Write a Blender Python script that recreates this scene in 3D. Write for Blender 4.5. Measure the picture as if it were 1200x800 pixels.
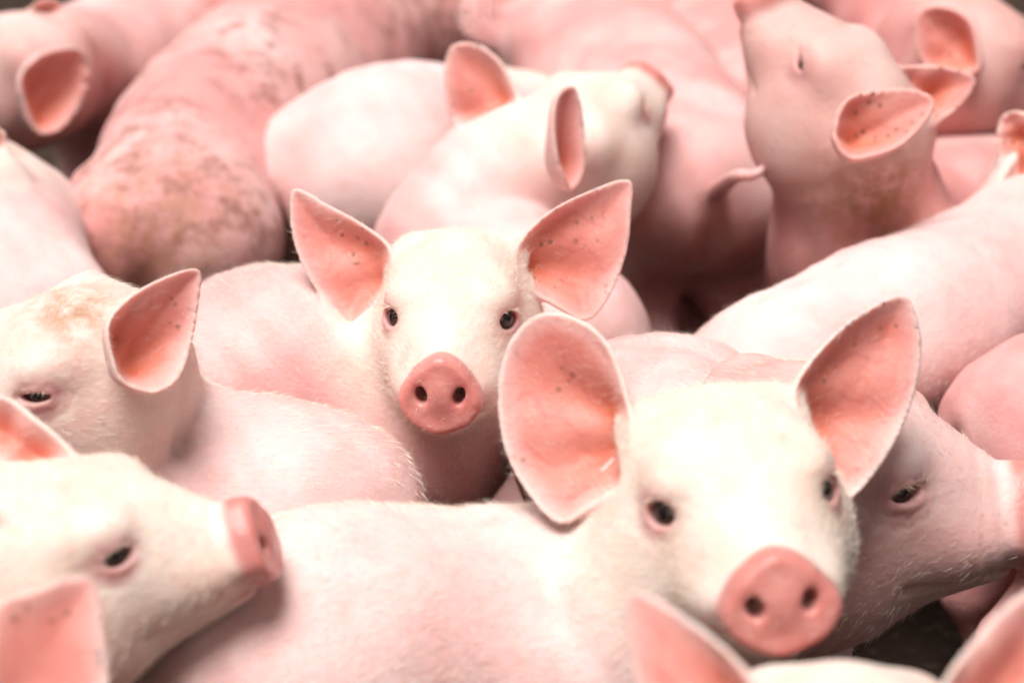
import bpy, math, random
import numpy as np
from mathutils import Vector

random.seed(7); rng = np.random.default_rng(7)
for o in list(bpy.data.objects): bpy.data.objects.remove(o)
scene = bpy.context.scene
COL = scene.collection

# ------------------------------------------------------------------ camera
PITCH = math.radians(24.0)
FPX = 2570.0                       # focal length in pixels of a 1200 x 800 frame
CAM = np.array([0.0, 0.0, 1.37])
cd = bpy.data.cameras.new('camera'); cam = bpy.data.objects.new('camera', cd); COL.objects.link(cam)
cam.location = CAM; cam.rotation_euler = (math.pi/2 - PITCH, 0, 0)
cd.sensor_width = 36.0; cd.lens = 36.0*FPX/1200.0
cd.clip_start = 0.05; cd.clip_end = 2000.0
cd.dof.use_dof = True; cd.dof.focus_distance = 2.08; cd.dof.aperture_fstop = 2.9
scene.camera = cam

# ------------------------------------------------------------------ sky, sun, exposure
SUN_EL, SUN_AZ = math.radians(75), math.radians(222)     # azimuth clockwise from +Y: behind the camera, a little left
w = bpy.data.worlds.new('World'); scene.world = w; w.use_nodes = True
nt = w.node_tree; bg = nt.nodes['Background']
sky = nt.nodes.new('ShaderNodeTexSky'); sky.sky_type = 'NISHITA'; sky.sun_disc = False
sky.sun_elevation = SUN_EL; sky.sun_rotation = SUN_AZ
sky.dust_density = 5.0; sky.air_density = 1.0; sky.ozone_density = 0.6
hs = nt.nodes.new('ShaderNodeHueSaturation'); hs.inputs['Saturation'].default_value = 0.12   # milky overcast
nt.links.new(sky.outputs['Color'], hs.inputs['Color']); nt.links.new(hs.outputs['Color'], bg.inputs['Color'])
bg.inputs['Strength'].default_value = 0.05
sd = bpy.data.lights.new('sun', 'SUN'); sun = bpy.data.objects.new('sun', sd); COL.objects.link(sun)
sd.energy = 4.4; sd.angle = math.radians(36); sd.color = (1.0, 0.965, 0.93)
sdir = Vector((math.sin(SUN_AZ)*math.cos(SUN_EL), math.cos(SUN_AZ)*math.cos(SUN_EL), math.sin(SUN_EL)))
sun.location = sdir*20; sun.rotation_euler = (-sdir).to_track_quat('-Z', 'Y').to_euler()
vs = scene.view_settings
vs.view_transform = 'Standard'; vs.look = 'None'; vs.gamma = 1.0; vs.exposure = 0.18; vs.use_curve_mapping = False
scene.render.engine = 'CYCLES'; scene.cycles.use_denoising = True; scene.cycles.use_adaptive_sampling = True; scene.cycles.adaptive_threshold = 0.025
scene.cycles.max_bounces = 4; scene.cycles.diffuse_bounces = 3

# ------------------------------------------------------------------ pixel helpers (1200 x 800 frame)
CR = np.array([1.0, 0, 0]); CF = np.array([0, math.cos(PITCH), -math.sin(PITCH)]); CU = np.array([0, math.sin(PITCH), math.cos(PITCH)])
def ray(px, py): return CF + CR*(px-600)/FPX + CU*(400-py)/FPX
def PZ(px, py, z):                 # the point of that sight line at height z above the floor
    r = ray(px, py); return CAM + r*((z-CAM[2])/r[2])
def PD(px, py, d): return CAM + ray(px, py)*d
def nrm(v): v = np.asarray(v, float); return v/np.linalg.norm(v)
def dirv(yaw, pitch):              # yaw 0 faces the camera side, 90 faces +x
    a, p = math.radians(yaw), math.radians(pitch)
    return np.array([math.sin(a)*math.cos(p), -math.cos(a)*math.cos(p), math.sin(p)])

# ------------------------------------------------------------------ distance field toolbox
def smin(a, b, k):
    h = np.maximum(k-np.abs(a-b), 0)/k
    return np.minimum(a, b) - h*h*k*0.25
def smax(a, b, k): return -smin(-a, -b, k)
def ell(p, c, r):
    q = p-np.asarray(c, np.float32); r = np.asarray(r, np.float32)
    k0 = np.linalg.norm(q/r, axis=1); k1 = np.linalg.norm(q/(r*r), axis=1)
    return k0*(k0-1)/np.maximum(k1, 1e-6)
def cone(p, a, b, ra, rb):
    a = np.asarray(a, np.float32); b = np.asarray(b, np.float32); ab = b-a
    t = np.clip(((p-a)@ab)/max(float(ab@ab), 1e-9), 0, 1)
    return np.linalg.norm(p-a-t[:, None]*ab, axis=1)-(ra+(rb-ra)*t)
def poly2d(u, v, poly):            # signed distance to a closed polygon
    n = len(poly); d = np.full(u.shape, 1e9, np.float32); inside = np.zeros(u.shape, bool)
    for i in range(n):
        ax, ay = poly[i]; bx, by = poly[i-1]
        ex, ey = bx-ax, by-ay; wx, wy = u-ax, v-ay
        t = np.clip((wx*ex+wy*ey)/max(ex*ex+ey*ey, 1e-12), 0, 1)
        d = np.minimum(d, (wx-ex*t)**2+(wy-ey*t)**2)
        c = ((ay > v) != (by > v)) & (u < ex*(v-ay)/(ey if abs(ey) > 1e-12 else 1e-12)+ax)
        inside ^= c
    d = np.sqrt(d); return np.where(inside, -d, d)
def catmull(pts, n, closed=False):
    pts = np.asarray(pts, float); m = len(pts); out = []
    segs = m if closed else m-1
    for i in range(segs):
        if closed: p0, p1, p2, p3 = pts[i-1], pts[i], pts[(i+1) % m], pts[(i+2) % m]
        else:
            p1, p2 = pts[i], pts[i+1]
            p0 = pts[i-1] if i else 2*p1-p2
            p3 = pts[i+2] if i+2 < m else 2*p2-p1
        for j in range(n):
            t = j/n
            out.append(0.5*((2*p1)+(-p0+p2)*t+(2*p0-5*p1+4*p2-p3)*t*t+(-p0+3*p1-3*p2+p3)*t**3))
    if not closed: out.append(pts[-1])
    return np.array(out)

def surface_nets(f, axes):
    """Mesh the zero level of f on a rectilinear grid; only blocks near the surface are sampled."""
    B = 8; ax = []
    for a in axes:
        a = list(a)
        while (len(a)-1) % B: a.append(a[-1]+(a[-1]-a[-2]))
        ax.append(np.array(a, np.float32))
    X, Y, Z = ax; nx, ny, nz = len(X), len(Y), len(Z)
    bc = [0.5*(a[:-1:B]+a[B::B]) for a in ax]; bh = [0.5*(a[B::B]-a[:-1:B]) for a in ax]
    g = np.stack(np.meshgrid(*bc, indexing='ij'), -1).reshape(-1, 3)
    h = np.stack(np.meshgrid(*bh, indexing='ij'), -1).reshape(-1, 3)
    dc = f(g); near = np.abs(dc) < np.linalg.norm(h, axis=1)*1.25+0.012
    nb = [len(b) for b in bc]
    near = near.reshape(nb); sg = np.where(dc.reshape(nb) < 0, -1, 1).astype(np.float32)
    D = np.empty((nx, ny, nz), np.float32)
    D[:-1, :-1, :-1] = np.repeat(np.repeat(np.repeat(sg, B, 0), B, 1), B, 2)
    D[-1] = 1; D[:, -1] = 1; D[:, :, -1] = 1
    M = np.zeros((nx, ny, nz), bool)
    for i, j, k in np.argwhere(near): M[i*B:i*B+B+1, j*B:j*B+B+1, k*B:k*B+B+1] = True
    idx = np.argwhere(M); vals = np.empty(len(idx), np.float32)
    for s in range(0, len(idx), 200000):
        q = idx[s:s+200000]
        vals[s:s+200000] = f(np.stack([X[q[:, 0]], Y[q[:, 1]], Z[q[:, 2]]], 1))
    D[M] = vals
    S = D < 0
    cnt = np.zeros((nx-1, ny-1, nz-1), np.uint8)
    for a in (0, 1):
        for b in (0, 1):
            for c in (0, 1): cnt += S[a:nx-1+a, b:ny-1+b, c:nz-1+c]
    act = (cnt > 0) & (cnt < 8)
    cells = np.argwhere(act); n = len(cells)
    vid = np.full(act.shape, -1, np.int32); vid[act] = np.arange(n)
    i, j, k = cells.T
    acc = np.zeros((n, 3), np.float32); num = np.zeros(n, np.float32)
    corner = [(a, b, c) for a in (0, 1) for b in (0, 1) for c in (0, 1)]
    def pos(c): return np.stack([X[i+c[0]], Y[j+c[1]], Z[k+c[2]]], 1)
    for p in corner:
        for e in range(3):
            if p[e]: continue
            q = list(p); q[e] = 1
            d0 = D[i+p[0], j+p[1], k+p[2]]; d1 = D[i+q[0], j+q[1], k+q[2]]
            m = (d0 < 0) != (d1 < 0)
            t = np.where(m, d0/np.where(m, d0-d1, 1), 0)[:, None]
            acc += np.where(m[:, None], pos(p)*(1-t)+pos(q)*t, 0); num += m
    V = acc/num[:, None]
    quads = []
    for e in range(3):
        o1, o2 = (e+1) % 3, (e+2) % 3
        sl0 = [slice(None)]*3; sl1 = [slice(None)]*3; sl0[e] = slice(None, -1); sl1[e] = slice(1, None)
        s0, s1 = S[tuple(sl0)], S[tuple(sl1)]
        ed = np.argwhere(s0 != s1)
        ok = (ed[:, o1] > 0) & (ed[:, o2] > 0) & (ed[:, o1] < act.shape[o1]) & (ed[:, o2] < act.shape[o2])
        ed = ed[ok]; flip = s0[tuple(ed.T)]
        def cid(da, db):
            q = ed.copy(); q[:, o1] -= da; q[:, o2] -= db; return vid[tuple(q.T)]
        a, b, c, d = cid(1, 1), cid(0, 1), cid(0, 0), cid(1, 0)
        Q = np.stack([a, b, c, d], 1); Q[~flip] = Q[~flip][:, ::-1]
        quads.append(Q)
    Q = np.concatenate(quads); Q = Q[(Q >= 0).all(1)]
    return V, Q

def mesh_np(name, V, F):
    me = bpy.data.meshes.new(name); n, m = len(V), len(F); c = F.shape[1]
    me.vertices.add(n); me.vertices.foreach_set('co', np.asarray(V, np.float32).ravel())
    me.loops.add(m*c); me.loops.foreach_set('vertex_index', np.asarray(F, np.int32).ravel())
    me.polygons.add(m); me.polygons.foreach_set('loop_start', np.arange(m, dtype=np.int32)*c)
    me.polygons.foreach_set('use_smooth', np.ones(m, bool))
    me.update(calc_edges=True); me.validate(); return me
def attr(me, name, vals):
    a = me.attributes.new(name, 'FLOAT', 'POINT'); a.data.foreach_set('value', np.asarray(vals, np.float32))

# ------------------------------------------------------------------ materials
def nodes(name):
    m = bpy.data.materials.new(name); m.use_nodes = True
    t = m.node_tree; b = t.nodes['Principled BSDF']; return m, t, b
def link(t, a, b): t.links.new(a, b)
def mixc(t, fac, a, b, mode='MIX'):
    n = t.nodes.new('ShaderNodeMix'); n.data_type = 'RGBA'; n.blend_type = mode; n.clamp_factor = True
    for s, v in ((n.inputs[0], fac), (n.inputs[6], a), (n.inputs[7], b)):
        if isinstance(v, (int, float)): s.default_value = v
        elif isinstance(v, tuple): s.default_value = (*v, 1)
        else: t.links.new(v, s)
    return n.outputs[2]
def mth(t, op, a, b=0.0):
    n = t.nodes.new('ShaderNodeMath'); n.operation = op; n.use_clamp = False
    for s, v in ((n.inputs[0], a), (n.inputs[1], b)):
        if isinstance(v, (int, float)): s.default_value = v
        else: t.links.new(v, s)
    return n.outputs[0]
def noise(t, vec, scale, detail=3, rough=0.55):
    n = t.nodes.new('ShaderNodeTexNoise'); n.inputs['Scale'].default_value = scale
    n.inputs['Detail'].default_value = detail; n.inputs['Roughness'].default_value = rough
    t.links.new(vec, n.inputs['Vector']); return n.outputs['Fac']
def ramp(t, fac, lo, hi):
    n = t.nodes.new('ShaderNodeMapRange'); n.inputs[1].default_value = lo; n.inputs[2].default_value = hi
    t.links.new(fac, n.inputs[0]); return n.outputs[0]
def at_(t, name):
    n = t.nodes.new('ShaderNodeAttribute'); n.attribute_name = name; return n.outputs['Fac']

def skin_material(pale=0.5, dirt=0.3, ruddy=0.0, seed=0.0):
    """Pig skin: pink hide, pale bristly head, ruddy thin-skinned inner ears and snout, specks of mud."""
    m, t, b = nodes('pig_skin')
    tc = t.nodes.new('ShaderNodeTexCoord'); mp = t.nodes.new('ShaderNodeMapping'); mp.inputs['Location'].default_value = (seed, seed*1.7, seed*0.3)
    link(t, tc.outputs['Object'], mp.inputs['Vector']); v = mp.outputs['Vector']
    pink = (0.70-0.09*ruddy, 0.365-0.13*ruddy, 0.35-0.13*ruddy); light = (0.80, 0.59, 0.565); cream = mixc(t, ramp(t, noise(t, v, 16, 4), 0.4, 0.75), (0.82, 0.70, 0.615), (0.75, 0.56, 0.46))
    n1 = noise(t, v, 7, 4); c = mixc(t, mth(t, 'ADD', ramp(t, n1, 0.3, 0.7), pale-0.5), pink, light)
    c = mixc(t, mth(t, 'MULTIPLY', at_(t, 'm_head'), 0.85), c, cream)
    blotch = ramp(t, noise(t, v, 26, 3), 0.52, 0.72)
    c = mixc(t, mth(t, 'MULTIPLY', blotch, 0.28), c, (0.66, 0.33, 0.28))
    c = mixc(t, mth(t, 'MULTIPLY', at_(t, 'm_flush'), 0.8), c, (0.66, 0.30, 0.25))
    ear = at_(t, 'm_ear')
    en = ramp(t, noise(t, v, 22, 4), 0.25, 0.75)
    c = mixc(t, ear, c, mixc(t, en, (0.64, 0.20, 0.16), (0.72, 0.33, 0.285)))
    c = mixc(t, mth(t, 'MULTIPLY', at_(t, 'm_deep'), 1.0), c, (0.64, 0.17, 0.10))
    c = mixc(t, mth(t, 'MULTIPLY', at_(t, 'm_vein'), 0.45), c, (0.52, 0.13, 0.12))
    c = mixc(t, mth(t, 'MULTIPLY', at_(t, 'm_rim'), 0.3), c, (0.80, 0.56, 0.50))
    sn = mixc(t, ramp(t, noise(t, v, 45, 4), 0.3, 0.7), (0.56, 0.19, 0.165), (0.65, 0.29, 0.26))
    c = mixc(t, at_(t, 'm_snout'), c, sn)
    c = mixc(t, mth(t, 'MULTIPLY', at_(t, 'm_lid'), 0.9), c, (0.63, 0.32, 0.31))
    # mud: broad smears and small specks, more of it inside the ears
    sm = ramp(t, noise(t, v, 13, 6, 0.65), 0.62, 0.78)
    c = mixc(t, mth(t, 'MULTIPLY', sm, 0.55*dirt), c, (0.36, 0.20, 0.11))
    vo = t.nodes.new('ShaderNodeTexVoronoi'); vo.inputs['Scale'].default_value = 85; link(t, v, vo.inputs['Vector'])
    sel = ramp(t, noise(t, v, 18, 2), 0.53, 0.60)
    sp = mth(t, 'MULTIPLY', mth(t, 'SUBTRACT', 1.0, ramp(t, vo.outputs['Distance'], 0.16, 0.30)), sel)
    c = mixc(t, mth(t, 'MULTIPLY', sp, mth(t, 'ADD', 0.25*dirt, mth(t, 'MULTIPLY', ear, 0.6))), c, (0.20, 0.09, 0.05))
    c = mixc(t, mth(t, 'MULTIPLY', at_(t, 'm_stain'), ramp(t, noise(t, v, 40, 5, 0.7), 0.38, 0.58)), c, (0.40, 0.20, 0.10))
    if dirt > 0.9:
        mo = mth(t, 'MULTIPLY', ramp(t, noise(t, v, 24, 6, 0.72), 0.47, 0.62), ramp(t, noise(t, v, 5, 2), 0.36, 0.55))
        c = mixc(t, mth(t, 'MULTIPLY', mo, 0.85), c, (0.30, 0.13, 0.10))
    c = mixc(t, at_(t, 'm_hoof'), c, (0.10, 0.07, 0.05))
    link(t, c, b.inputs['Base Color'])
    link(t, mth(t, 'SUBTRACT', 0.54, mth(t, 'MULTIPLY', at_(t, 'm_snout'), 0.22)), b.inputs['Roughness']); b.inputs['Specular IOR Level'].default_value = 0.35
    b.inputs['Subsurface Weight'].default_value = 0.65; b.inputs['Subsurface Radius'].default_value = (1.0, 0.38, 0.22)
    b.inputs['Subsurface Scale'].default_value = 0.013
    st = t.nodes.new('ShaderNodeMapping'); st.inputs['Scale'].default_value = (1, 1, 1); link(t, v, st.inputs['Vector'])
    vc = t.nodes.new('ShaderNodeTexVoronoi'); vc.inputs['Scale'].default_value = 210; link(t, v, vc.inputs['Vector'])
    hgt = mth(t, 'ADD', mth(t, 'MULTIPLY', noise(t, v, 160, 4, 0.6), 0.5), mth(t, 'MULTIPLY', noise(t, v, 48, 3), 0.7)); hgt = mth(t, 'ADD', hgt, mth(t, 'MULTIPLY', vc.outputs['Distance'], 0.18))
    bp = t.nodes.new('ShaderNodeBump'); bp.inputs['Strength'].default_value = 0.32; bp.inputs['Distance'].default_value = 0.004
    link(t, hgt, bp.inputs['Height']); link(t, bp.outputs['Normal'], b.inputs['Normal'])
    return m

def eye_material():
    m, t, b = nodes('wet_eye')
    tc = t.nodes.new('ShaderNodeTexCoord'); sx = t.nodes.new('ShaderNodeSeparateXYZ'); link(t, tc.outputs['Object'], sx.inputs[0])
    z = sx.outputs['Z']                                  # the gaze runs along local z
    c = mixc(t, ramp(t, z, 0.0085, 0.0095), (0.30, 0.22, 0.17), (0.045, 0.024, 0.016))
    c = mixc(t, ramp(t, z, 0.0118, 0.0123), c, (0.004, 0.003, 0.003))
    link(t, c, b.inputs['Base Color']); b.inputs['Roughness'].default_value = 0.06; b.inputs['Specular IOR Level'].default_value = 0.6
    return m
def hair_material(col):
    m, t, b = nodes('bristle'); b.inputs['Base Color'].default_value = (*col, 1)
    b.inputs['Roughness'].default_value = 0.45; b.inputs['Subsurface Weight'].default_value = 0.0; return m
M_EYE = eye_material(); M_HAIR = hair_material((0.86, 0.76, 0.64)); M_LASH = hair_material((0.80, 0.68, 0.55))

# ------------------------------------------------------------------ ground
def ground():
    m, t, b = nodes('muddy_concrete')
    tc = t.nodes.new('ShaderNodeTexCoord'); v = tc.outputs['Object']
    c = mixc(t, ramp(t, noise(t, v, 5, 6), 0.35, 0.65), (0.022, 0.013, 0.009), (0.045, 0.028, 0.019))
    c = mixc(t, ramp(t, noise(t, v, 60, 5), 0.55, 0.7), c, (0.09, 0.06, 0.035))
    link(t, c, b.inputs['Base Color']); b.inputs['Roughness'].default_value = 0.85; b.inputs['Specular IOR Level'].default_value = 0.2
    bp = t.nodes.new('ShaderNodeBump'); bp.inputs['Strength'].default_value = 0.6; bp.inputs['Distance'].default_value = 0.01
    link(t, noise(t, v, 40, 5), bp.inputs['Height']); link(t, bp.outputs['Normal'], b.inputs['Normal'])
    n = 61; x = np.sign(np.linspace(-1, 1, n))*np.abs(np.linspace(-1, 1, n))**3*300
    xx, yy = np.meshgrid(x, x+2, indexing='ij'); V = np.stack([xx, yy, np.zeros_like(xx)], -1).reshape(-1, 3)
    ii, jj = np.meshgrid(np.arange(n-1), np.arange(n-1), indexing='ij'); a = (ii*n+jj).ravel()
    me = mesh_np('ground', V, np.stack([a, a+n, a+n+1, a+1], 1)); me.materials.append(m)
    o = bpy.data.objects.new('ground', me); COL.objects.link(o); o['kind'] = 'structure'
ground()

# ------------------------------------------------------------------ pig anatomy
# head frame: x to the side, y along the snout, z up; origin midway between the eyes; metres for a young pig
EYE = np.array([0.0530, 0.016, 0.0]); GAZE = nrm([0.66, 0.74, 0.08]); LIDAX = nrm(np.cross(GAZE, [0, 0.12, 1])); LIDUP = np.cross(LIDAX, GAZE)
EYE_R = 0.0128
def head_frame(fwd, roll):
    f = nrm(fwd); r = nrm(np.cross(f, [0, 0, 1.0])); u = np.cross(r, f); a = math.radians(roll)
    r2 = r*math.cos(a)+u*math.sin(a); u2 = np.cross(r2, f)
    return np.stack([r2, f, u2], 1)                     # columns are the axes

def head_sdf(q, lid):
    m = q.copy(); m[:, 0] = np.abs(m[:, 0])
    d = ell(m, (0, -0.058, -0.012), (0.077, 0.098, 0.080))
    d = smin(d, ell(m, (0, -0.005, -0.030), (0.062, 0.075, 0.060)), 0.03)
    d = smin(d, cone(m, (0, 0.0, -0.034), (0, 0.100, -0.046), 0.060, 0.0295), 0.045)
    d = smin(d, cone(m, (0, -0.06, -0.080), (0, 0.082, -0.078), 0.050, 0.018), 0.035)
    d = smin(d, ell(m, (0.046, -0.045, -0.062), (0.043, 0.062, 0.056)), 0.035)
    d = smin(d, ell(m, (0.045, 0.004, 0.020), (0.022, 0.032, 0.018)), 0.022)
    d = smin(d, ell(m, (0.036, 0.052, -0.052), (0.020, 0.045, 0.022)), 0.025)
    # ear root
    d = smin(d, ell(m, (0.054, -0.092, 0.026), (0.024, 0.030, 0.028)), 0.03)
    # wrinkles across the top of the snout
    wr = np.exp(-((m[:, 1]-0.084)/0.022)**2)
    d = d+wr*0.0004*(0.5+0.5*np.sin(m[:, 0]*140+m[:, 2]*90))*np.sin((m[:, 1]+0.12*m[:, 2]+0.05*m[:, 0])*2*np.pi/0.0125)
    # snout disc
    y0 = 0.114; tz = m[:, 2]+0.046; ty = m[:, 1]-y0+0.10*tz
    rx = 0.0335*(1-0.26*np.clip(tz/0.031, -0.45, 1)); rz = 0.0300
    dr = (np.sqrt((m[:, 0]/rx)**2+(tz/rz)**2)-1)*0.031
    rr = np.clip(1+dr/0.031, 0, 1); dish = 0.0035*(1-rr*rr)
    dy = np.abs(ty+dish)-0.0045
    disc = np.minimum(np.maximum(dr, dy), 0)+np.hypot(np.maximum(dr, 0), np.maximum(dy, 0))-0.0055
    disc = disc+0.0009*np.sin(q[:, 0]*150+1.1)*np.sin(m[:, 2]*170)+0.0007*np.sin(q[:, 0]*60+m[:, 2]*95)
    d = smin(d, disc, 0.015)
    # nostrils, mouth
    nq = m-np.array([0.0190, y0+0.006, -0.045], np.float32)
    d = smax(d, -(np.sqrt((nq[:, 0]/0.0062)**2+((nq[:, 2]-0.25*nq[:, 0])/0.0082)**2+(nq[:, 1]/0.036)**2)-1)*0.0062, 0.004)
    sl = np.minimum(cone(m, (0.0, 0.104, -0.082), (0.028, 0.088, -0.081), 0.0034, 0.0040), cone(m, (0.028, 0.088, -0.081), (0.046, 0.055, -0.080), 0.0040, 0.0042))
    sl = np.minimum(sl, cone(m, (0.046, 0.055, -0.080), (0.066, 0.022, -0.070), 0.0042, 0.0030))
    d = smax(d, -sl, 0.006)
    # eyelids round the eye
    e = m-EYE.astype(np.float32)
    ld = np.linalg.norm(e-GAZE.astype(np.float32)*0.001, axis=1)-EYE_R*1.22
    d = smin(d, ld, 0.012)
    a = e@LIDAX.astype(np.float32); bb = e@LIDUP.astype(np.float32); g = e@GAZE.astype(np.float32)
    almond = (np.sqrt((a/0.0128)**2+((bb-0.0008)/(0.0078*lid))**2)-1)*0.0078*lid
    op = np.maximum(almond, np.maximum(-g+0.002, g-0.04))
    d = smax(d, -op, 0.0035)
    d = smax(d, -(np.linalg.norm(e, axis=1)-EYE_R*0.93), 0.002)
    # crease above and below the lid
    rl = np.sqrt((a/1.35)**2+(bb+0.001)**2+0.3*g*g); wob = 1+0.06*np.sin(a*520+1)+0.05*np.sin(a*260+bb*300)
    d = d+(0.0011*np.exp(-((rl-EYE_R*1.22*wob)/0.0018)**2)+0.0008*np.exp(-((rl-EYE_R*1.7*wob)/0.002)**2)*(bb < 0.004))*(g > -0.004)
    return d

class Ear:
    def __init__(s, base, n, poly3=None, poly2=None, eu=None, depth=0.020, curl=0.0, t=0.0034, carve=False):
        s.carve = carve
        s.B = np.asarray(base, float); s.n = nrm(n)
        eu = np.array([1.0, 0, 0]) if eu is None else np.asarray(eu, float)
        s.eu = nrm(eu-s.n*(eu@s.n)); s.ev = np.cross(s.n, s.eu)
        if poly3 is not None: poly2 = [((p-s.B)@s.eu, (p-s.B)@s.ev) for p in poly3]
        s.poly = catmull(poly2, 4, True); s.depth = depth; s.t = t; s.curl = curl
        c = s.poly.mean(0); s.c2 = c; s.ang = math.atan2(c[1], c[0]); s.L = np.linalg.norm(s.poly, axis=1).max()
        s.C = s.B+s.eu*c[0]+s.ev*c[1]; s.R = np.linalg.norm(s.poly-c, axis=1).max()+0.05
    def local(s, P):
        q = P-s.B.astype(np.float32)
        u = q@s.eu.astype(np.float32); v = q@s.ev.astype(np.float32); w_ = q@s.n.astype(np.float32)
        dp = poly2d(u, v, s.poly); ins = np.maximum(-dp, 0)
        r = np.hypot(u, v)
        ca, sa = math.cos(s.ang), math.sin(s.ang)
        lu, lv = u*ca+v*sa, -u*sa+v*ca
        f = -s.depth*1.15*(1-np.exp(-ins/0.024))*(0.55+0.9*np.exp(-(r/0.060)**2))
        th = np.arctan2(lv, lu+0.03)
        rid = np.exp(-((r-0.45*s.L)/(0.35*s.L))**2)*np.clip(ins/0.012, 0, 1)
        slope = 1.15*s.depth/0.024*np.exp(-ins/0.024)*(0.55+0.9*np.exp(-(r/0.060)**2)); s.corr = 1/np.sqrt(1+slope*slope)
        f = f+0.0042*np.sin(th*9+0.6)*rid - s.curl*lu*np.abs(lu) + 0.0022*np.sin(lu*48+s.L*300)*np.exp(-(ins/0.014)**2)
        return u, v, w_, dp, f, r
    def sdf(s, P):
        u, v, w_, dp, f, r = s.local(P)
        t = s.t*(1+0.7*np.exp(-(r/0.05)**2))*(0.74+0.26*np.clip(-dp/0.014, 0, 1))
        return np.hypot(np.maximum(dp+t, 0), (w_-f)*s.corr*0.93)-t

    def cup(s, P):                  # the hollow in front of the sheet, cut out of the head
        u, v, w_, dp, f, r = s.local(P)
        return np.maximum(np.maximum(dp+0.006+0.016*np.exp(-(r/0.035)**2), f-w_), w_-0.04)

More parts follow.
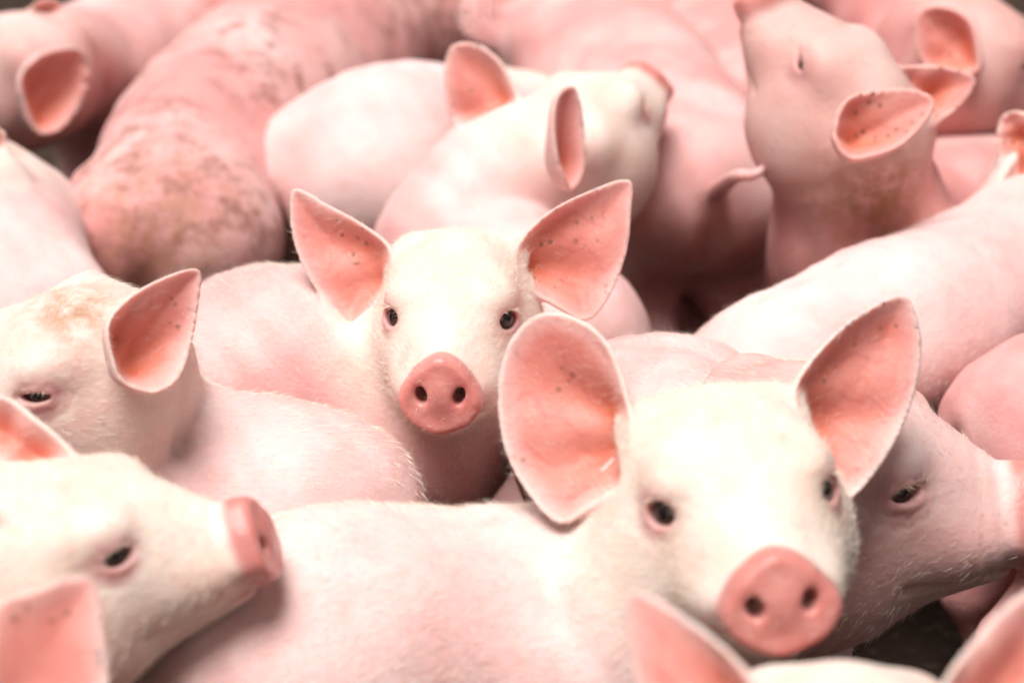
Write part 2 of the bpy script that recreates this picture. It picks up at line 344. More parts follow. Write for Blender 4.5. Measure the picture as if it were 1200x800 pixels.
class Pig:
    def __init__(s, spine, head, fwd, roll=0, k=1.0, ears=(), lid=1.0, front=None, rear=None, res='mid', cleft=True, legs=True, hs=(1, 1, 1)):
        """spine: list of (point, radius) from rump to neck; head: eye mid-point."""
        s.hs = np.asarray(hs, float); s.k = k; s.lid = lid; s.H = np.asarray(head, float); s.R = head_frame(fwd, roll); s.ears = list(ears); s.res = res
        pts = np.array([p for p, r in spine], float); rad = np.array([r for p, r in spine])
        # neck ends inside the back of the skull
        poll = s.H+s.R@np.array([0, -0.075, -0.035])*k
        pts = np.vstack([pts, poll]); rad = np.append(rad, 0.078*k)
        c = catmull(np.hstack([pts, rad[:, None]]), 4)
        s.sp, s.sr = c[:, :3], c[:, 3]
        s.nsp = len(spine); s.pts, s.rad = pts, rad
        s.base = np.array([pts[:-1, 0].mean(), pts[:-1, 1].mean(), 0.0])
        s.bdir = nrm((pts[1]-pts[0])*[1, 1, 0]); s.lat = np.array([-s.bdir[1], s.bdir[0], 0])
        fi = len(spine)-2 if front is None else front
        s.fdir = nrm((pts[fi]-pts[max(fi-1, 0)])*[1, 1, 0.0]); s.flat = np.array([-s.fdir[1], s.fdir[0], 0])
        s.fpt = pts[fi]; s.rpt = pts[0]; s.fr = rad[fi]; s.rr = rad[0]
        s.cleft = cleft; s.legs = []
        if legs:
            for sg in (-1, 1):
                A = s.fpt+s.flat*sg*s.fr*0.50; zt = max(A[2]-0.03, 0.10); f = s.fdir
                ch = [(A*[1, 1, 0]+[0, 0, zt], 0.052*k), (A*[1, 1, 0]-f*0.015+[0, 0, zt*0.62], 0.040*k), (A*[1, 1, 0]+f*0.012+[0, 0, zt*0.40], 0.027*k), (A*[1, 1, 0]+[0, 0, 0.055], 0.020*k), (A*[1, 1, 0]+f*0.014+[0, 0, 0.023*k], 0.023*k)]
                s.legs.append(ch)
                A = s.rpt+s.lat*sg*s.rr*0.50; zt = max(A[2]-0.01, 0.10); f = s.bdir
                ch = [(A*[1, 1, 0]+f*0.005+[0, 0, zt], 0.078*k), (A*[1, 1, 0]+f*0.04+[0, 0, zt*0.66], 0.055*k), (A*[1, 1, 0]-f*0.045+[0, 0, zt*0.42], 0.030*k), (A*[1, 1, 0]-f*0.02+[0, 0, 0.058], 0.021*k), (A*[1, 1, 0]-f*0.005+[0, 0, 0.023*k], 0.024*k)]
                s.legs.append(ch)
    def hl(s, P): return ((P-s.H.astype(np.float32))@s.R.astype(np.float32))/(s.k*s.hs).astype(np.float32)
    def trunk(s, P):
        d = np.full(len(P), 1e3, np.float32)
        for i in range(len(s.sp)-1):
            d = smin(d, cone(P, s.sp[i], s.sp[i+1], s.sr[i], s.sr[i+1]), 0.012) if i else cone(P, s.sp[0], s.sp[1], s.sr[0], s.sr[1])
        return d
    def sdf(s, P):
        P = P.astype(np.float32); k = s.k
        d = s.trunk(P)
        def local(c, R, fn, kk, d):
            m = np.linalg.norm(P-np.asarray(c, np.float32), axis=1) < R
            if m.any(): d[m] = smin(d[m], fn(P[m]), kk)
            return d
        # hams and shoulders
        for sg in (-1, 1):
            c = s.rpt+s.lat*sg*s.rr*0.44+s.bdir*0.02+[0, 0, -0.008]
            d = local(c, 0.32, lambda p: np.linalg.norm(p-c.astype(np.float32), axis=1)-s.rr*0.80, 0.05, d)
            c = s.fpt+s.flat*sg*s.fr*0.50+[0, 0, -0.014]
            d = local(c, 0.30, lambda p: np.linalg.norm(p-c.astype(np.float32), axis=1)-s.fr*0.71, 0.05, d)
        for ch in s.legs:
            c = np.mean([a for a, r in ch], 0)
            def leg(p):
                dd = None
                for (a, ra), (b, rb) in zip(ch[:-1], ch[1:]):
                    e = cone(p, a, b, ra, rb); dd = e if dd is None else smin(dd, e, 0.02)
                return np.maximum(dd, -p[:, 2]+0.001)
            d = local(c, 0.36, leg, 0.04, d)
        # soft irregularity of hide over muscle
        d = d+0.0042*np.sin(P[:, 0]*31+s.base[0]*90)*np.sin(P[:, 1]*27+1.3)*np.sin(P[:, 2]*33+s.base[1]*50)+0.0016*np.sin(P[:, 0]*83+P[:, 2]*40)*np.sin(P[:, 1]*71+P[:, 0]*35+s.base[0]*70)
        if s.cleft:
            a = s.rpt-s.bdir*s.rr*1.02+[0, 0, 0.01]; b = s.rpt-s.bdir*s.rr*0.75+[0, 0, -s.rr*1.1]
            m = np.linalg.norm(P-s.rpt.astype(np.float32), axis=1) < s.rr*2
            if m.any(): d[m] = smax(d[m], -cone(P[m], a, b, 0.010, 0.020), 0.028)
        # head
        m = np.linalg.norm(P-s.H.astype(np.float32), axis=1) < 0.30*k
        if m.any(): d[m] = smin(d[m], head_sdf(s.hl(P[m]), s.lid)*k*float(s.hs.min()), 0.030*k)
        m = np.linalg.norm(P-s.H.astype(np.float32), axis=1) < 0.26*k
        if m.any():                                      # creases where the neck folds behind the jaw
            q = s.hl(P[m]); q[:, 0] = np.abs(q[:, 0])
            for y, x, dp in ((-0.112, 0.086, 0.0050), (-0.138, 0.090, 0.0042)):
                cr = np.minimum(cone(q, (x-0.006, y-0.01, 0.015), (x+0.003, y, -0.055), dp*0.5, dp), cone(q, (x+0.003, y, -0.055), (x-0.022, y+0.018, -0.118), dp, dp*0.5))
                d[m] = np.minimum(smax(d[m], -cr*k, 0.016), d[m]+0.0035)
        for e in s.ears:
            m = np.linalg.norm(P-e.C.astype(np.float32), axis=1) < e.R
            if m.any():
                if e.carve: d[m] = smax(d[m], -e.cup(P[m]), 0.006)
                d[m] = smin(d[m], e.sdf(P[m]), 0.010)
        return d

RES = {'fine': (0.0026, 0.0029, 0.011), 'mid': (0.0042, 0.0038, 0.014), 'low': (0.0070, 0.0042, 0.016)}
def axis(lo, hi, f0, f1, m0, m1, hf, hm, hc):
    """coarse outside, medium over the ears, fine over the face"""
    out = [lo]; x = lo
    while x < hi:
        h = hf if f0 <= x < f1 else hm if m0 <= x < m1 else hc
        out.append(x+h); x += h
    return out

def tube(pts, rad, seg=10):
    pts = catmull(pts, 5); rad = np.interp(np.linspace(0, 1, len(pts)), np.linspace(0, 1, len(rad)), rad)
    V, F = [], []
    for i, p in enumerate(pts):
        t = nrm(pts[min(i+1, len(pts)-1)]-pts[max(i-1, 0)]); a = nrm(np.cross(t, [0.3, 0.2, 1])); b = np.cross(t, a)
        for j in range(seg):
            an = 2*math.pi*j/seg; V.append(p+(a*math.cos(an)+b*math.sin(an))*rad[i])
    for i in range(len(pts)-1):
        for j in range(seg): F.append((i*seg+j, i*seg+(j+1) % seg, (i+1)*seg+(j+1) % seg, (i+1)*seg+j))
    V.append(pts[-1]); n = len(V)-1
    for j in range(seg): F.append(((len(pts)-1)*seg+j, (len(pts)-1)*seg+(j+1) % seg, n, n))
    return np.array(V), F

def sphere_mesh(r):
    V, F = [(0, 0, r)], []; nu, nv = 24, 16
    for i in range(1, nv):
        for j in range(nu):
            a, b = math.pi*i/nv, 2*math.pi*j/nu; V.append((r*math.sin(a)*math.cos(b), r*math.sin(a)*math.sin(b), r*math.cos(a)))
    V.append((0, 0, -r)); n = len(V)-1
    for j in range(nu): F.append((0, 1+j, 1+(j+1) % nu)); F.append((n, n-nu+(j+1) % nu, n-nu+j))
    for i in range(nv-2):
        for j in range(nu): a = 1+i*nu; F.append((a+j, a+nu+j, a+nu+(j+1) % nu, a+(j+1) % nu))
    me = bpy.data.meshes.new('eye'); me.from_pydata(V, [], F); me.polygons.foreach_set('use_smooth', [True]*len(F)); me.materials.append(M_EYE); return me
EYE_MESH = sphere_mesh(EYE_R)

def add_obj(name, me, parent, loc=(0, 0, 0)):
    o = bpy.data.objects.new(name, me); COL.objects.link(o); o.parent = parent; o.location = loc; return o

def hair_mesh(roots, dirs, length, width, mat, name):
    n = len(roots); side = np.cross(dirs, rng.normal(size=(n, 3))); side /= np.linalg.norm(side, axis=1)[:, None]+1e-9
    L = length[:, None]; W = width[:, None]
    V = np.empty((n, 3, 3)); V[:, 0] = roots-side*W; V[:, 1] = roots+side*W; V[:, 2] = roots+dirs*L
    me = mesh_np(name, V.reshape(-1, 3), np.arange(n*3).reshape(n, 3)); me.materials.append(mat); return me

def build(pig, label, pale=0.5, dirt=0.3, ruddy=0.0, stains=(), hairs=0, tail=None, tear=0.35, eyes=(-1, 1), head_pale=1.0, group='pigs crowded in the pen'):
    k = pig.k; hf, hm, hc = RES[pig.res]
    allp = np.vstack([pig.sp]+[np.array([a for a, r in ch]) for ch in pig.legs]+[e.C[None] for e in pig.ears])
    loc = (allp-pig.H)@pig.R; lo = loc.min(0)-0.19; hi = loc.max(0)+0.19
    lo = np.minimum(lo, np.array([-.14, -.2, -.2])*k); hi = np.maximum(hi, np.array([.14, .19, .14])*k)
    me_ = [np.abs((e.C-pig.H)@pig.R)+e.R-0.04 for e in pig.ears]; mx = max([0.12]+[a[0] for a in me_])
    F0 = np.array([-0.098, -0.06, -0.125])*k; F1 = np.array([0.098, 0.138, 0.045])*k
    ec = [(e.C-pig.H)@pig.R for e in pig.ears]; er = [e.R-0.045 for e in pig.ears]
    m0 = [min([F0[i]]+[c[i]-r for c, r in zip(ec, er)]) for i in range(3)]; m1 = [max([F1[i]]+[c[i]+r for c, r in zip(ec, er)]) for i in range(3)]
    axes = [axis(lo[i], hi[i], F0[i], F1[i], m0[i], m1[i], hf, hm, hc) for i in range(3)]
    Rt = pig.R.T.astype(np.float32); H32 = pig.H.astype(np.float32)
    V, Q = surface_nets(lambda g: pig.sdf(g@Rt+H32), axes)
    W = V@Rt+H32
    for e in pig.ears:                                  # settle the thin ear sheets exactly on the surface
        nr_ = np.linalg.norm(W-e.C, axis=1) < e.R-0.02
        for it in range(2):
            p = W[nr_]; d0 = pig.sdf(p); ep = 0.0008
            gr = np.stack([pig.sdf(p+np.eye(3, dtype=np.float32)[a]*ep)-d0 for a in range(3)], 1)/ep
            W[nr_] = p-np.clip(d0, -0.003, 0.003)[:, None]*gr/np.maximum((gr*gr).sum(1), 0.3)[:, None]
    me = mesh_np('pig_body', W-pig.base.astype(np.float32), Q)
    # skin masks
    q = pig.hl(W); qm = q.copy(); qm[:, 0] = np.abs(qm[:, 0]); n = len(W)
    sst = lambda x, a, b: np.clip((x-a)/(b-a), 0, 1)**2*(3-2*np.clip((x-a)/(b-a), 0, 1))
    hd = np.linalg.norm(q-np.array([0, -0.01, 0.0]), axis=1)
    mh = (1-sst(hd, 0.105, 0.175))*head_pale*(1-0.5*sst(-q[:, 2], 0.06, 0.14))
    ear = np.zeros(n); deep = np.zeros(n); rim = np.zeros(n); vein = np.zeros(n)
    for e in pig.ears:
        near = np.linalg.norm(W-e.C, axis=1) < e.R
        if not near.any(): continue
        u, v, w_, dp, f, r = e.local(W[near].astype(np.float32)); t = e.t*(1+0.7*np.exp(-(r/0.05)**2))
        on = (np.abs(w_-f) < t*1.6+0.003) & (dp < 0.004)
        inn = on*sst(w_-f, 0.0, t*0.8)*(0.55*sst(-dp, 0.002, 0.006)+0.45*sst(-dp, 0.004, 0.022))
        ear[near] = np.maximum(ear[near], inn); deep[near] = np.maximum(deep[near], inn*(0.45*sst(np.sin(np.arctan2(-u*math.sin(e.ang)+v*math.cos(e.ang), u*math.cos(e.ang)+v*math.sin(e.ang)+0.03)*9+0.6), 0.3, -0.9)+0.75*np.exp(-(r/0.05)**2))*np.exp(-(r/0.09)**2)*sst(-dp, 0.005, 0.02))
        ca, sa = math.cos(e.ang), math.sin(e.ang); th = np.arctan2(-u*sa+v*ca, u*ca+v*sa+0.03)+0.10*np.sin(r*75+e.ang*9)+0.05*np.sin(r*190+3)
        vn = np.exp(-(np.sin(th*8+e.ang)/0.16)**2)*np.exp(-((r-0.07)/0.05)**2)+0.7*np.exp(-(np.sin(th*19+r*60)/0.2)**2)*np.exp(-((r-0.10)/0.035)**2)
        vein[near] = np.maximum(vein[near], np.clip(vn, 0, 1)*inn)
        rim[near] = np.maximum(rim[near], on*(1-sst(-dp, 0.002, 0.010)))
        mh[near] = np.where(on, mh[near]*0.55, mh[near])
    tz = qm[:, 2]+0.046
    sn = sst(qm[:, 1]+0.10*tz, 0.100, 0.111)*(hd < 0.22)*(np.abs(tz) < 0.042)
    le = np.linalg.norm(qm-EYE, axis=1); lidm = 1-sst(le, 0.017, 0.031)
    lt = np.exp(-(np.linalg.norm((qm-EYE-np.array([0.0, 0.012, -0.018]))/np.array([1, 1, 1.3]), axis=1)/0.013)**2)
    st = lt*tear
    for p, r, a in stains: st = np.maximum(st, a*np.exp(-(np.linalg.norm(W-p, axis=1)/r)**2))
    flush = np.zeros(n)
    rp = pig.rpt-pig.bdir*pig.rr*1.0+[0, 0, -0.02]
    flush = np.maximum(flush, 0.7*np.exp(-(np.linalg.norm(W-rp, axis=1)/0.05)**2))
    flush = np.maximum(flush, 0.25*np.exp(-(np.linalg.norm((qm-np.array([0.03, 0.105, -0.07]))/np.array([1.3, 1, 0.8]), axis=1)/0.022)**2))
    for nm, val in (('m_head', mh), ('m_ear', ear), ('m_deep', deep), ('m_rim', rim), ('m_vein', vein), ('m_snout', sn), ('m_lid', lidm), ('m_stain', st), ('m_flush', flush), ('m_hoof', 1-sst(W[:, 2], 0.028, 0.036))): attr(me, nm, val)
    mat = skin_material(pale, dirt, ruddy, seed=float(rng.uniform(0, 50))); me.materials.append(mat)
    root = bpy.data.objects.new('pig', None); COL.objects.link(root); root.location = pig.base; root.empty_display_size = 0.1
    root['label'] = label; root['category'] = 'pig'; root['group'] = group
    add_obj('body', me, root)
    # eyes with pale lashes
    for sg in eyes:
        e = EYE*[sg, 1, 1]; gz = pig.R@(GAZE*[sg, 1, 1])
        o = add_obj('eye', EYE_MESH, root, pig.H+pig.R@(e*pig.hs)*k-pig.base); o.scale = (k, k, k)
        o.rotation_euler = Vector(gz).to_track_quat('Z', 'Y').to_euler()
        if pig.res == 'low': continue
        la = pig.R@(LIDAX*[sg, 1, 1]); lu = pig.R@(LIDUP*[sg, 1, 1])
        m = 34; a = np.linspace(-1, 1, m); rs, ds = [], []
        for x in a:
            p = la*x*0.0125+lu*(0.0105*pig.lid*math.sqrt(max(1-x*x, 0))*0.8+0.003)+gz*(EYE_R*(1.12-0.28*x*x))
            rs.append(p*k); ds.append(nrm(gz*1.0+la*x*0.5+lu*rng.uniform(-0.35, 0.45)))
        inv = np.array(o.rotation_euler.to_matrix())
        hm_ = hair_mesh(np.array(rs)@inv/k, np.array(ds)@inv, rng.uniform(0.008, 0.014, m), np.full(m, 0.00028), M_LASH, 'eyelashes')
        add_obj('eyelashes', hm_, o)
    if tail is not None:
        TV, TF = tube(tail, [0.013*k, 0.008*k, 0.006*k, 0.0035*k])
        tm = bpy.data.meshes.new('tail'); tm.from_pydata(TV-pig.base, [], TF); tm.polygons.foreach_set('use_smooth', [True]*len(TF))
        tm.materials.append(mat); add_obj('tail', tm, root)
    if hairs:
        fv = W[Q]; cen = fv.mean(1); nr = np.cross(fv[:, 2]-fv[:, 0], fv[:, 3]-fv[:, 1]); ar = np.linalg.norm(nr, axis=1); nr = nr/(ar[:, None]+1e-12)
        hq = pig.hl(cen); keep = np.ones(len(cen))
        keep *= np.where((hq[:, 1] > 0.09) & (np.linalg.norm(hq, axis=1) < 0.2), 0.15, 1)
        keep *= np.where(ear[Q].mean(1) > 0.4, 0.12, 1)*np.where(cen[:, 2] < 0.2, 0, 1)*np.where(rim[Q].mean(1) > 0.3, 0.4, 1)*np.where(lidm[Q].mean(1) > 0.3, 0.1, 1)
        pr = ar*keep; pr /= pr.sum(); pick = rng.choice(len(cen), hairs, p=pr)
        back = -pig.R[:, 1]; tdir = -pig.bdir+np.array([0, 0, -0.35])
        hw = np.exp(-(np.linalg.norm(hq[pick], axis=1)/0.22)**2)[:, None]
        g = back*hw+tdir*(1-hw)+rng.normal(size=(hairs, 3))*0.28
        nn = nr[pick]; g = g-nn*(g*nn).sum(1)[:, None]; g /= np.linalg.norm(g, axis=1)[:, None]+1e-9
        d = g+nn*rng.uniform(0.22, 0.6, (hairs, 1)); d /= np.linalg.norm(d, axis=1)[:, None]
        bc = rng.dirichlet((1, 1, 1, 1), hairs); roots = (fv[pick]*bc[:, :, None]).sum(1)
        ln = rng.uniform(0.005, 0.013, hairs)*k
        hm_ = hair_mesh(roots-pig.base, d, ln, rng.uniform(0.00009, 0.00017, hairs), M_HAIR, 'bristles')
        o = add_obj('bristles', hm_, root); o['kind'] = 'stuff'
    return root

def SP(*pts): return [(PZ(px, py, z), r) for px, py, z, r in pts]
def pear(head, R, k, side, n, pts, lift=0.012, root=None, **kw):              # ear whose outline was measured in the photograph, on its own tilted plane
    B = head+R@np.array([side*0.062, -0.078, 0.040])*k
    n = nrm(n); out = []; B = B+n*lift
    if root: r = ray(*root); B = CAM+r*(((B-CAM)@n)/(r@n))
    for p in pts:
        r = ray(*p); out.append(CAM+r*(((B-CAM)@n)/(r@n)))
    return Ear(B, n, poly3=out, **kw)
def dear(head, R, k, side, up=0.5, back=-0.3, facing=(0.25, 0.9, -0.25), sc=1.0, **kw):   # ear of the usual leaf shape
    B = head+R@np.array([side*0.062, -0.078, 0.040])*k
    u = R@nrm([side*0.8, back, up]); n = R@np.array([side*facing[0], facing[1], facing[2]]); n = nrm(n-u*(n@u))
    sg = np.sign((np.cross(n, u))@(R@np.array([0, 0, -1.0]))) or 1
    P = np.array([(-.025, -.025), (.03, -.040), (.085, -.036), (.145, 0.004), (.12, .045), (.06, .062), (.015, .048), (-.02, .025)])*k*sc*[1, sg]
    return Ear(B, n, poly2=P, eu=u, **kw)
TOCAM = lambda h: nrm(CAM-h)

# ================================================================== the pigs
def centre_pig():
    H = PD(530, 367, 2.2); f = dirv(-4, 7); R = head_frame(f, 0); tc = TOCAM(H)
    left = pear(H, R, 1, 1, tc+np.array([-.30, 0, .1]), [(462, 318), (458, 288), (425, 262), (385, 240), (345, 221), (341, 262), (352, 305), (378, 352), (408, 386), (432, 372), (458, 342)], depth=0.024, carve=True)
    right = pear(H, R, 1, -1, tc+np.array([.30, 0, .1]), [(600, 315), (606, 285), (640, 250), (685, 226), (738, 210), (740, 250), (734, 300), (712, 352), (685, 377), (650, 360), (610, 335)], depth=0.024, carve=True)
    p = Pig(SP((270, 440, .36, .105), (350, 440, .37, .115), (430, 458, .37, .11), (505, 503, .345, .084))+[(np.array([-.060, 2.085, .42]), .074)], H, f, 0, ears=[left, right], res='fine', front=3, lid=1.15, hs=(.95, 1, 1.03))
    build(p, 'pale pig facing the viewer with both ears spread wide and raised', pale=.22, dirt=.3, hairs=32000, head_pale=1.05)
def front_pig():
    k = 1.1; H = PD(865, 579, 1.75); f = dirv(7, 12); R = head_frame(f, -5); tc = TOCAM(H)
    left = pear(H, R, k, 1, tc+np.array([-.25, 0, .15]), [(745, 520), (738, 465), (715, 405), (680, 374), (635, 366), (600, 395), (584, 450), (588, 515), (612, 570), (656, 614), (700, 592), (738, 575)], depth=0.026, carve=True)
    right = pear(H, R, k, -1, tc+np.array([.45, 0, .1]), [(930, 500), (928, 455), (965, 402), (1010, 365), (1060, 345), (1079, 385), (1078, 440), (1058, 500), (1020, 560), (990, 585), (960, 560)], depth=0.028, carve=True)
    p = Pig(SP((300, 790, .36, .115), (430, 765, .365, .122), (570, 762, .365, .12), (690, 758, .365, .115))+[(PZ(795, 700, .43), .098)], H, f, -5, k=k, ears=[left, right], res='fine', front=3, lid=1.2, hs=(1.0, .97, .97))
    build(p, 'white pig with a broad pink snout and one drooping round ear', pale=.75, dirt=.25, hairs=60000, head_pale=1.05, tear=.9)
def left_profile_pig():
    k = 0.98; H0 = PD(128, 652, 1.67); f = dirv(92, 17); R = head_frame(f, 0); H = H0-R@(EYE*[1, 1, 1])*k; 
    H2 = H0-R@(EYE*[-1, 1, 1])*k; H = H if (H@CF) > (H2@CF) else H2
    tc = TOCAM(H); side = 1 if ((R@np.array([1, 0, 0]))@tc) < 0 else -1
    far = pear(H, R, k, side, tc+np.array([-.5, 0, .3]), [(95, 560), (88, 530), (50, 495), (5, 464), (-45, 470), (-40, 520), (0, 545), (30, 575)], depth=.02)
    near = dear(H, R, k, -side, up=.1, back=-.9, facing=(.9, .3, -.2))
    p = Pig([(PZ(-330, 960, .34), .115), (PZ(-200, 900, .36), .12), (PZ(-90, 850, .38), .11)]+[(PZ(-10, 760, .44), .088)], H, f, 0, k=k, ears=[far, near], res='fine', lid=.85, front=2)
    build(p, 'cream pig in profile lifting its snout over the back of the white pig', pale=.55, dirt=.3, hairs=32000)
def left_pig():
    k = 1.0; f = dirv(-52, 4); R = head_frame(f, 0); H0 = PD(48, 461, 1.93)
    s = 1 if ((R@np.array([1, 0, 0]))@TOCAM(H0)) > 0 else -1; H = H0-R@(EYE*[s, 1, 1]); tc = TOCAM(H)
    ear = pear(H, R, k, s, tc+np.array([.5, 0, 0.1]), [(128, 425), (122, 385), (140, 358), (180, 330), (230, 315), (233, 350), (226, 400), (208, 445), (175, 462), (140, 450)], depth=.03, root=(152, 432), lift=.045, carve=True)
    far = dear(H, R, k, -s, up=-1.1, back=.1, facing=(1, .2, 0), sc=.8)
    p = Pig(SP((368, 622, .36, .108), (285, 608, .365, .113), (215, 585, .37, .105))+[(PZ(145, 530, .41), .098)], H, f, 0, k=k, ears=[ear, far], res='fine', lid=.55, front=2)
    st = [(H+R@np.array([s*.02, -.03, .06]), .04, .9)]
    build(p, 'pig with a brown stained brow and a narrowed eye, head turned aside', pale=.5, dirt=.4, stains=st, hairs=20000, head_pale=.8)
def looking_away_pig():
    k = 1.0; f = dirv(146, 24); R = head_frame(f, 0); H = PD(694, 132, 2.74); tc = TOCAM(H)
    s = 1 if ((R@np.array([1, 0, 0]))@CR) > 0 else -1
    near = pear(H, R, k, s, tc+np.array([.75, 0, 0]), [(668, 225), (650, 195), (645, 150), (652, 112), (672, 100), (682, 125), (683, 165), (682, 200)], depth=.035, root=(664, 205), lift=.04, carve=True, t=.0050)
    far = pear(H, R, k, -s, tc+np.array([-.2, 0, .2]), [(610, 120), (590, 75), (560, 52), (528, 55), (520, 95), (528, 140), (562, 158), (595, 145)], depth=.02)
    p = Pig(SP((640, 400, .33, .09), (600, 340, .34, .10), (555, 285, .37, .105))+[(PZ(585, 222, .43), .090)], H, f, 0, k=k, ears=[near, far], res='mid', front=2)
    build(p, 'pig turning its head away with cupped orange ears, behind the pale facing pig', pale=.55, dirt=.2)
def dirty_rump_pig():
    f = dirv(150, -5); H = PZ(560, -70, .42); R = head_frame(f, 0)
    p = Pig(SP((192, 282, .335, .116), (248, 180, .36, .142), (345, 92, .37, .152), (450, 22, .37, .135))+[(PZ(520, -25, .42), .10)], H, f, 0, ears=[dear(H, R, 1, 1), dear(H, R, 1, -1)], res='low', front=3)
    st = [(p.rpt-p.bdir*.08+[.02, 0, .04], .10, .75), (p.rpt-p.bdir*.1+[-.03, 0, -.03], .05, .6)]
    tl = [p.rpt-p.bdir*.085+[0, 0, .045], p.rpt-p.bdir*.098+[-.01, 0, .01], p.rpt-p.bdir*.095+[-.03, 0, -.02], p.rpt-p.bdir*.09+[-.045, 0, -.03]]
    build(p, 'large pig with its muddy mottled rump turned to the viewer', pale=.25, dirt=1.0, ruddy=.5, stains=st)
def round_back_pig():
    f = dirv(120, -25); H = PZ(650, 150, .34); R = head_frame(f, 0)
    p = Pig(SP((402, 215, .36, .118), (458, 185, .375, .127), (530, 170, .37, .105))+[(PZ(590, 165, .36), .08)], H, f, 0, ears=[], res='low', front=2)
    tl = [p.rpt-p.bdir*.11+[0, 0, .05], p.rpt-p.bdir*.135+[0, 0, .03], p.rpt-p.bdir*.14+[.01, 0, -.01], p.rpt-p.bdir*.13+[.02, 0, -.03]]
    build(p, 'pig showing only its smooth round pale back beside the muddy rump', pale=.8, dirt=.25)
def tail_pig():
    f = dirv(-160, 0); H = PZ(600, -45, .46); R = head_frame(f, 0); tc = TOCAM(H)
    s = 1 if ((R@np.array([1, 0, 0]))@CR) < 0 else -1
    e1 = pear(H, R, 1, s, -tc+np.array([0, 0, -.3]), [(600, -20), (560, -20), (535, 10), (545, 45), (580, 60), (615, 50), (635, 20), (630, -20)], depth=.02, lift=-.09)
    p = Pig(SP((812, 222, .355, .118), (755, 140, .37, .136), (695, 70, .38, .135), (645, 15, .38, .115))+[(PZ(610, -10, .42), .085)], H, f, 0, ears=[e1, dear(H, R, 1, -s)], res='low', front=3)
    a = p.rpt-p.bdir*.108+[0, 0, .035]
    tl = [a, PD(862, 207, 2.62), PD(888, 203, 2.60), PD(908, 180, 2.60)]
    build(p, 'pig seen from behind with its thin tail curling out sideways', pale=.3, dirt=.4, ruddy=.4, tail=tl)
def nose_up_pig():
    k = 1.02; f = nrm([-.42, .33, .82]); R = head_frame(f, 0); H0 = PD(947, 82, 2.55)
    s = 1 if ((R@np.array([1, 0, 0]))@TOCAM(H0)) > 0 else -1; H = H0-R@(EYE*[s, 1, 1]); tc = TOCAM(H)
    near = pear(H, R, k, s, tc+np.array([.2, 0, .5]), [(975, 150), (990, 118), (1030, 105), (1070, 104), (1096, 120), (1080, 150), (1045, 178), (1000, 190), (978, 172)], depth=.030, root=(990, 152), lift=.055, carve=True, t=.0048)
    far = pear(H, R, k, -s, tc+np.array([.2, 0, .1]), [(1020, 110), (1045, 82), (1090, 76), (1135, 85), (1144, 100), (1120, 130), (1085, 150), (1050, 140)], depth=.02, lift=.02)
    p = Pig([(PZ(1150, 245, .33), .10), (PZ(1080, 275, .34), .105), (PZ(1020, 300, .36), .108), (PD(1006, 235, 2.68), .098)], H, f, 0, k=k, ears=[near, far], res='mid', front=2, lid=.35)
    st = [(PD(1025, 225, 2.57), .07, 1.0)]
    build(p, 'pig pointing its snout straight up, with a dirty streak on its neck', pale=.1, dirt=.9, ruddy=.7, stains=st, head_pale=.4)
def long_back_pig():
    f = dirv(112, 5); H = PZ(1300, 215, .46); R = head_frame(f, 0); tc = TOCAM(H)
    s = 1 if ((R@np.array([1, 0, 0]))@CR) < 0 else -1
    e = pear(H, R, 1, s, tc+np.array([-.4, 0, 0]), [(1215, 240), (1185, 225), (1170, 180), (1172, 140), (1195, 130), (1225, 150), (1245, 200), (1250, 235)], depth=.02, lift=.06, carve=True)
    p = Pig(SP((905, 462, .345, .088), (980, 425, .36, .102), (1070, 385, .37, .108), (1150, 345, .37, .10))+[(PZ(1215, 275, .42), .082)], H, f, 0, ears=[e, dear(H, R, 1, -s)], res='mid', front=3)
    tl = [p.rpt-p.bdir*.085+[0, 0, .03], p.rpt-p.bdir*.105+[0, 0, .01], p.rpt-p.bdir*.11+[0, .01, -.02], p.rpt-p.bdir*.10+[0, .02, -.04]]
    build(p, 'pig with a long pale back sloping down to its low rump', pale=.65, dirt=.3, tail=tl, hairs=9000)
def right_profile_pig():
    k = 1.22; f = dirv(82, 6); R = head_frame(f, 0); H0 = PD(1046, 575, 1.93)
    s = 1 if ((R@np.array([1, 0, 0]))@TOCAM(H0)) > 0 else -1; H = H0-R@(EYE*[s*1.06, 1, 1.08])*k; tc = TOCAM(H)
    far = pear(H, R, k, -s, tc+np.array([0, 0, .4]), [(1090, 505), (1085, 480), (1078, 465), (1060, 470), (1040, 480), (1030, 510)], depth=.01)
    near = dear(H, R, k, s, up=.3, back=-.8, facing=(.9, .3, -.2))
    p = Pig(SP((752, 505, .35, .098), (810, 545, .36, .105), (885, 625, .355, .115))+[(PZ(955, 612, .385), .094)], H, f, 0, k=k, ears=[far, near], res='fine', lid=.7, front=2, hs=(1.06, 1, 1.08))
    build(p, 'shade-reddened pig in profile with a squinting eye, beside the broad snouted pig', pale=.4, dirt=.8, ruddy=.65, hairs=9000, head_pale=.2)  # redder hide and less cream head put the face's shade into the colour
def pink_flank_pig():
    f = dirv(95, 0); H = PZ(1560, 440, .42); R = head_frame(f, 0)
    p = Pig(SP((1225, 520, .34, .105), (1290, 505, .35, .108), (1370, 490, .36, .10))+[(PZ(1460, 465, .39), .082)], H, f, 0, ears=[dear(H, R, 1, 1), dear(H, R, 1, -1)], res='low', front=2)
    build(p, 'pink flank of a pig wedged below the long pale back', pale=.1, dirt=.2, ruddy=.5)
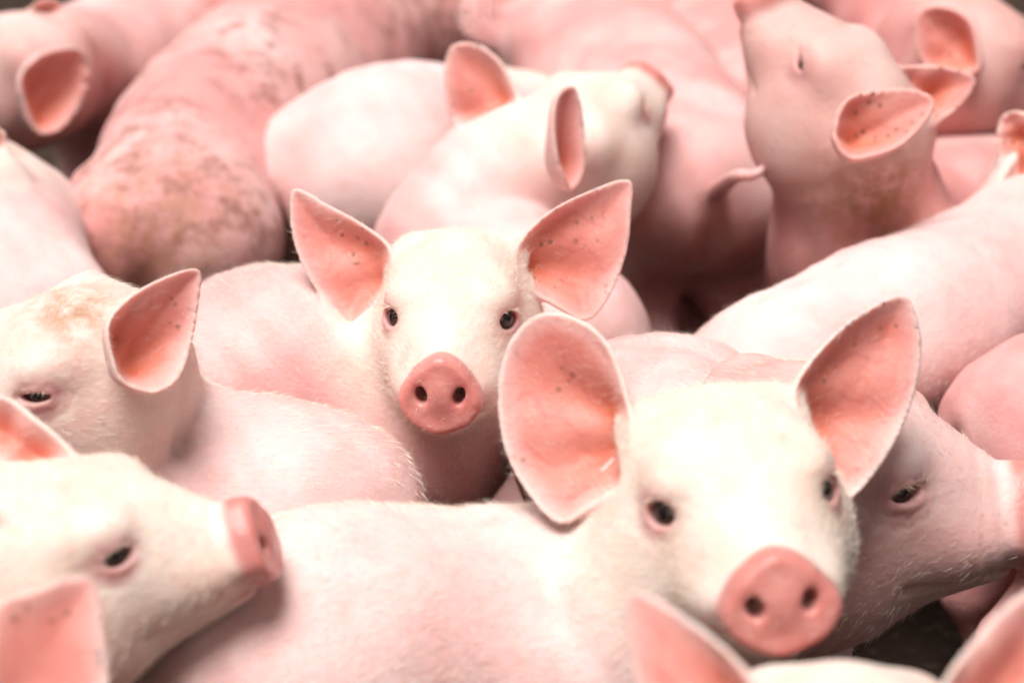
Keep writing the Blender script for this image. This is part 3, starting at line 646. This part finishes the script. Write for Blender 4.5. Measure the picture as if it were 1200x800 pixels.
def far_right_pig():
    k = 1.05; f = dirv(78, -12); R = head_frame(f, 0); H0 = PD(1185, 76, 2.95)
    s = 1 if ((R@np.array([1, 0, 0]))@TOCAM(H0)) > 0 else -1; H = H0-R@(EYE*[s, 1, 1]); tc = TOCAM(H)
    near = pear(H, R, k, s, tc+np.array([-.3, 0, .2]), [(1150, 60), (1140, 25), (1110, 8), (1080, 12), (1072, 45), (1085, 80), (1120, 90), (1148, 85)], depth=.03, root=(1135, 70), lift=.045, carve=True, t=.0050)
    p = Pig([(PZ(1010, -40, .36), .11), (PZ(1050, 20, .37), .115), (PZ(1090, 70, .37), .105), (PD(1120, 95, 3.02), .085)], H, f, 0, k=k, ears=[near, dear(H, R, k, -s)], res='mid', front=2)
    build(p, 'dusky pig with a folded ear and small dark eye, beyond the snout-up pig', pale=.0, dirt=.9, ruddy=.9, head_pale=.3)
def left_edge_pig():
    f = dirv(-150, 5); H = PZ(-75, 205, .46); R = head_frame(f, 0); tc = TOCAM(H)
    s = 1 if ((R@np.array([1, 0, 0]))@CR) > 0 else -1
    e = pear(H, R, 1, s, tc+np.array([.3, 0, 0]), [(-45, 215), (-40, 160), (-15, 145), (6, 155), (8, 180), (-5, 205)], depth=.02)
    p = Pig(SP((8, 390, .35, .100), (0, 320, .37, .110), (-15, 265, .37, .10))+[(PZ(-40, 230, .41), .082)], H, f, 0, ears=[e, dear(H, R, 1, -s)], res='low', front=2)
    build(p, 'pig with a pale sloping back beside the muddy rump', pale=.65, dirt=.5)
def double_ear_pig():
    f = dirv(-115, 8); H = PZ(-8, 60, .47); R = head_frame(f, 0); tc = TOCAM(H)
    s = 1 if ((R@np.array([1, 0, 0]))@TOCAM(H)) > 0 else -1
    near = pear(H, R, 1, s, tc+np.array([.5, 0, 0]), [(28, 130), (22, 90), (50, 62), (90, 55), (104, 75), (100, 110), (85, 140), (62, 158), (40, 155)], depth=.032, root=(48, 140), lift=.045, carve=True, t=.0050)
    far = pear(H, R, 1, -s, tc+np.array([.4, 0, .1]), [(28, 60), (30, 20), (45, 0), (70, 0), (76, 25), (70, 50), (55, 60)], depth=.03)
    p = Pig(SP((250, 30, .35, .105), (180, 55, .36, .112), (115, 80, .37, .105))+[(PZ(60, 85, .42), .085)], H, f, 0, ears=[near, far], res='low', front=2)
    build(p, 'greyish cream pig with two dark red cupped ears behind the muddy rump', pale=.3, dirt=.8, ruddy=.5, head_pale=.3)
def ear_pig():
    k = 1.05; f = dirv(115, 0); H = PD(-70, 850, 1.55); R = head_frame(f, 0); tc = TOCAM(H)
    s = 1 if ((R@np.array([1, 0, 0]))@CR) > 0 else -1
    e = pear(H, R, k, s, tc+np.array([.2, 0, .3]), [(0, 850), (-30, 790), (-10, 712), (40, 690), (92, 674), (116, 690), (124, 745), (128, 800), (110, 850)], depth=.022)
    p = Pig([(PZ(-620, 1050, .33), .105), (PZ(-470, 1020, .35), .11), (PZ(-330, 980, .36), .105), (PZ(-200, 930, .40), .085)], H, f, 0, k=k, ears=[e, dear(H, R, k, -s)], res='mid', front=2)
    build(p, 'foreground pig of which a pointed reddish ear rises below the lifted snout', pale=.3, dirt=.2, ruddy=.4)
def crown_pig():
    k = 1.12; f = dirv(176, -4); H = PD(985, 868, 1.50); R = head_frame(f, 0); tc = TOCAM(H)
    s = 1 if ((R@np.array([1, 0, 0]))@CR) < 0 else -1
    l = pear(H, R, k, s, tc+np.array([-.3, 0, .1]), [(900, 850), (888, 800), (850, 757), (790, 712), (739, 690), (733, 740), (742, 800), (770, 860), (830, 890)], depth=.02)
    r = pear(H, R, k, -s, tc+np.array([.4, 0, .1]), [(1080, 850), (1110, 790), (1145, 745), (1190, 700), (1235, 680), (1250, 740), (1240, 800), (1200, 860), (1130, 885)], depth=.024)
    p = Pig([(PZ(1000, 1900, .32), .11), (PZ(1000, 1500, .34), .118), (PZ(995, 1200, .35), .11), (PZ(990, 1000, .38), .09)], H, f, 0, k=k, ears=[l, r], res='mid', front=2)
    build(p, 'foreground pig with only its cream crown and two raised ears showing', pale=.5, dirt=.2)
def far_back_pig():
    f = dirv(-170, 0); H = PZ(770, -60, .45); R = head_frame(f, 0)
    p = Pig(SP((875, 130, .35, .095), (850, 70, .36, .10), (820, 15, .37, .10))+[(PZ(795, -25, .41), .08)], H, f, 0, ears=[dear(H, R, 1, 1), dear(H, R, 1, -1)], res='low', front=2)
    build(p, 'narrow pink pig back squeezed between the curly tail and the raised snout', pale=.1, dirt=.6, ruddy=.6)
def low_pig():
    f = dirv(-80, -10); H = PZ(660, 395, .13); R = head_frame(f, 0)
    p = Pig([(PZ(880, 375, .10), .09), (PZ(820, 380, .11), .095), (PZ(760, 380, .11), .09), (PZ(710, 385, .12), .075)], H, f, 0, ears=[], res='low', front=2, legs=False)
    build(p, 'brownish pig lying low in the dark gap under the tailed pig', pale=.1, dirt=1.0, ruddy=.6)

for fn in (centre_pig, front_pig, left_profile_pig, left_pig, looking_away_pig, dirty_rump_pig, round_back_pig, tail_pig, nose_up_pig, long_back_pig,
           right_profile_pig, pink_flank_pig, far_right_pig, left_edge_pig, double_ear_pig, ear_pig, crown_pig, far_back_pig, low_pig): fn()
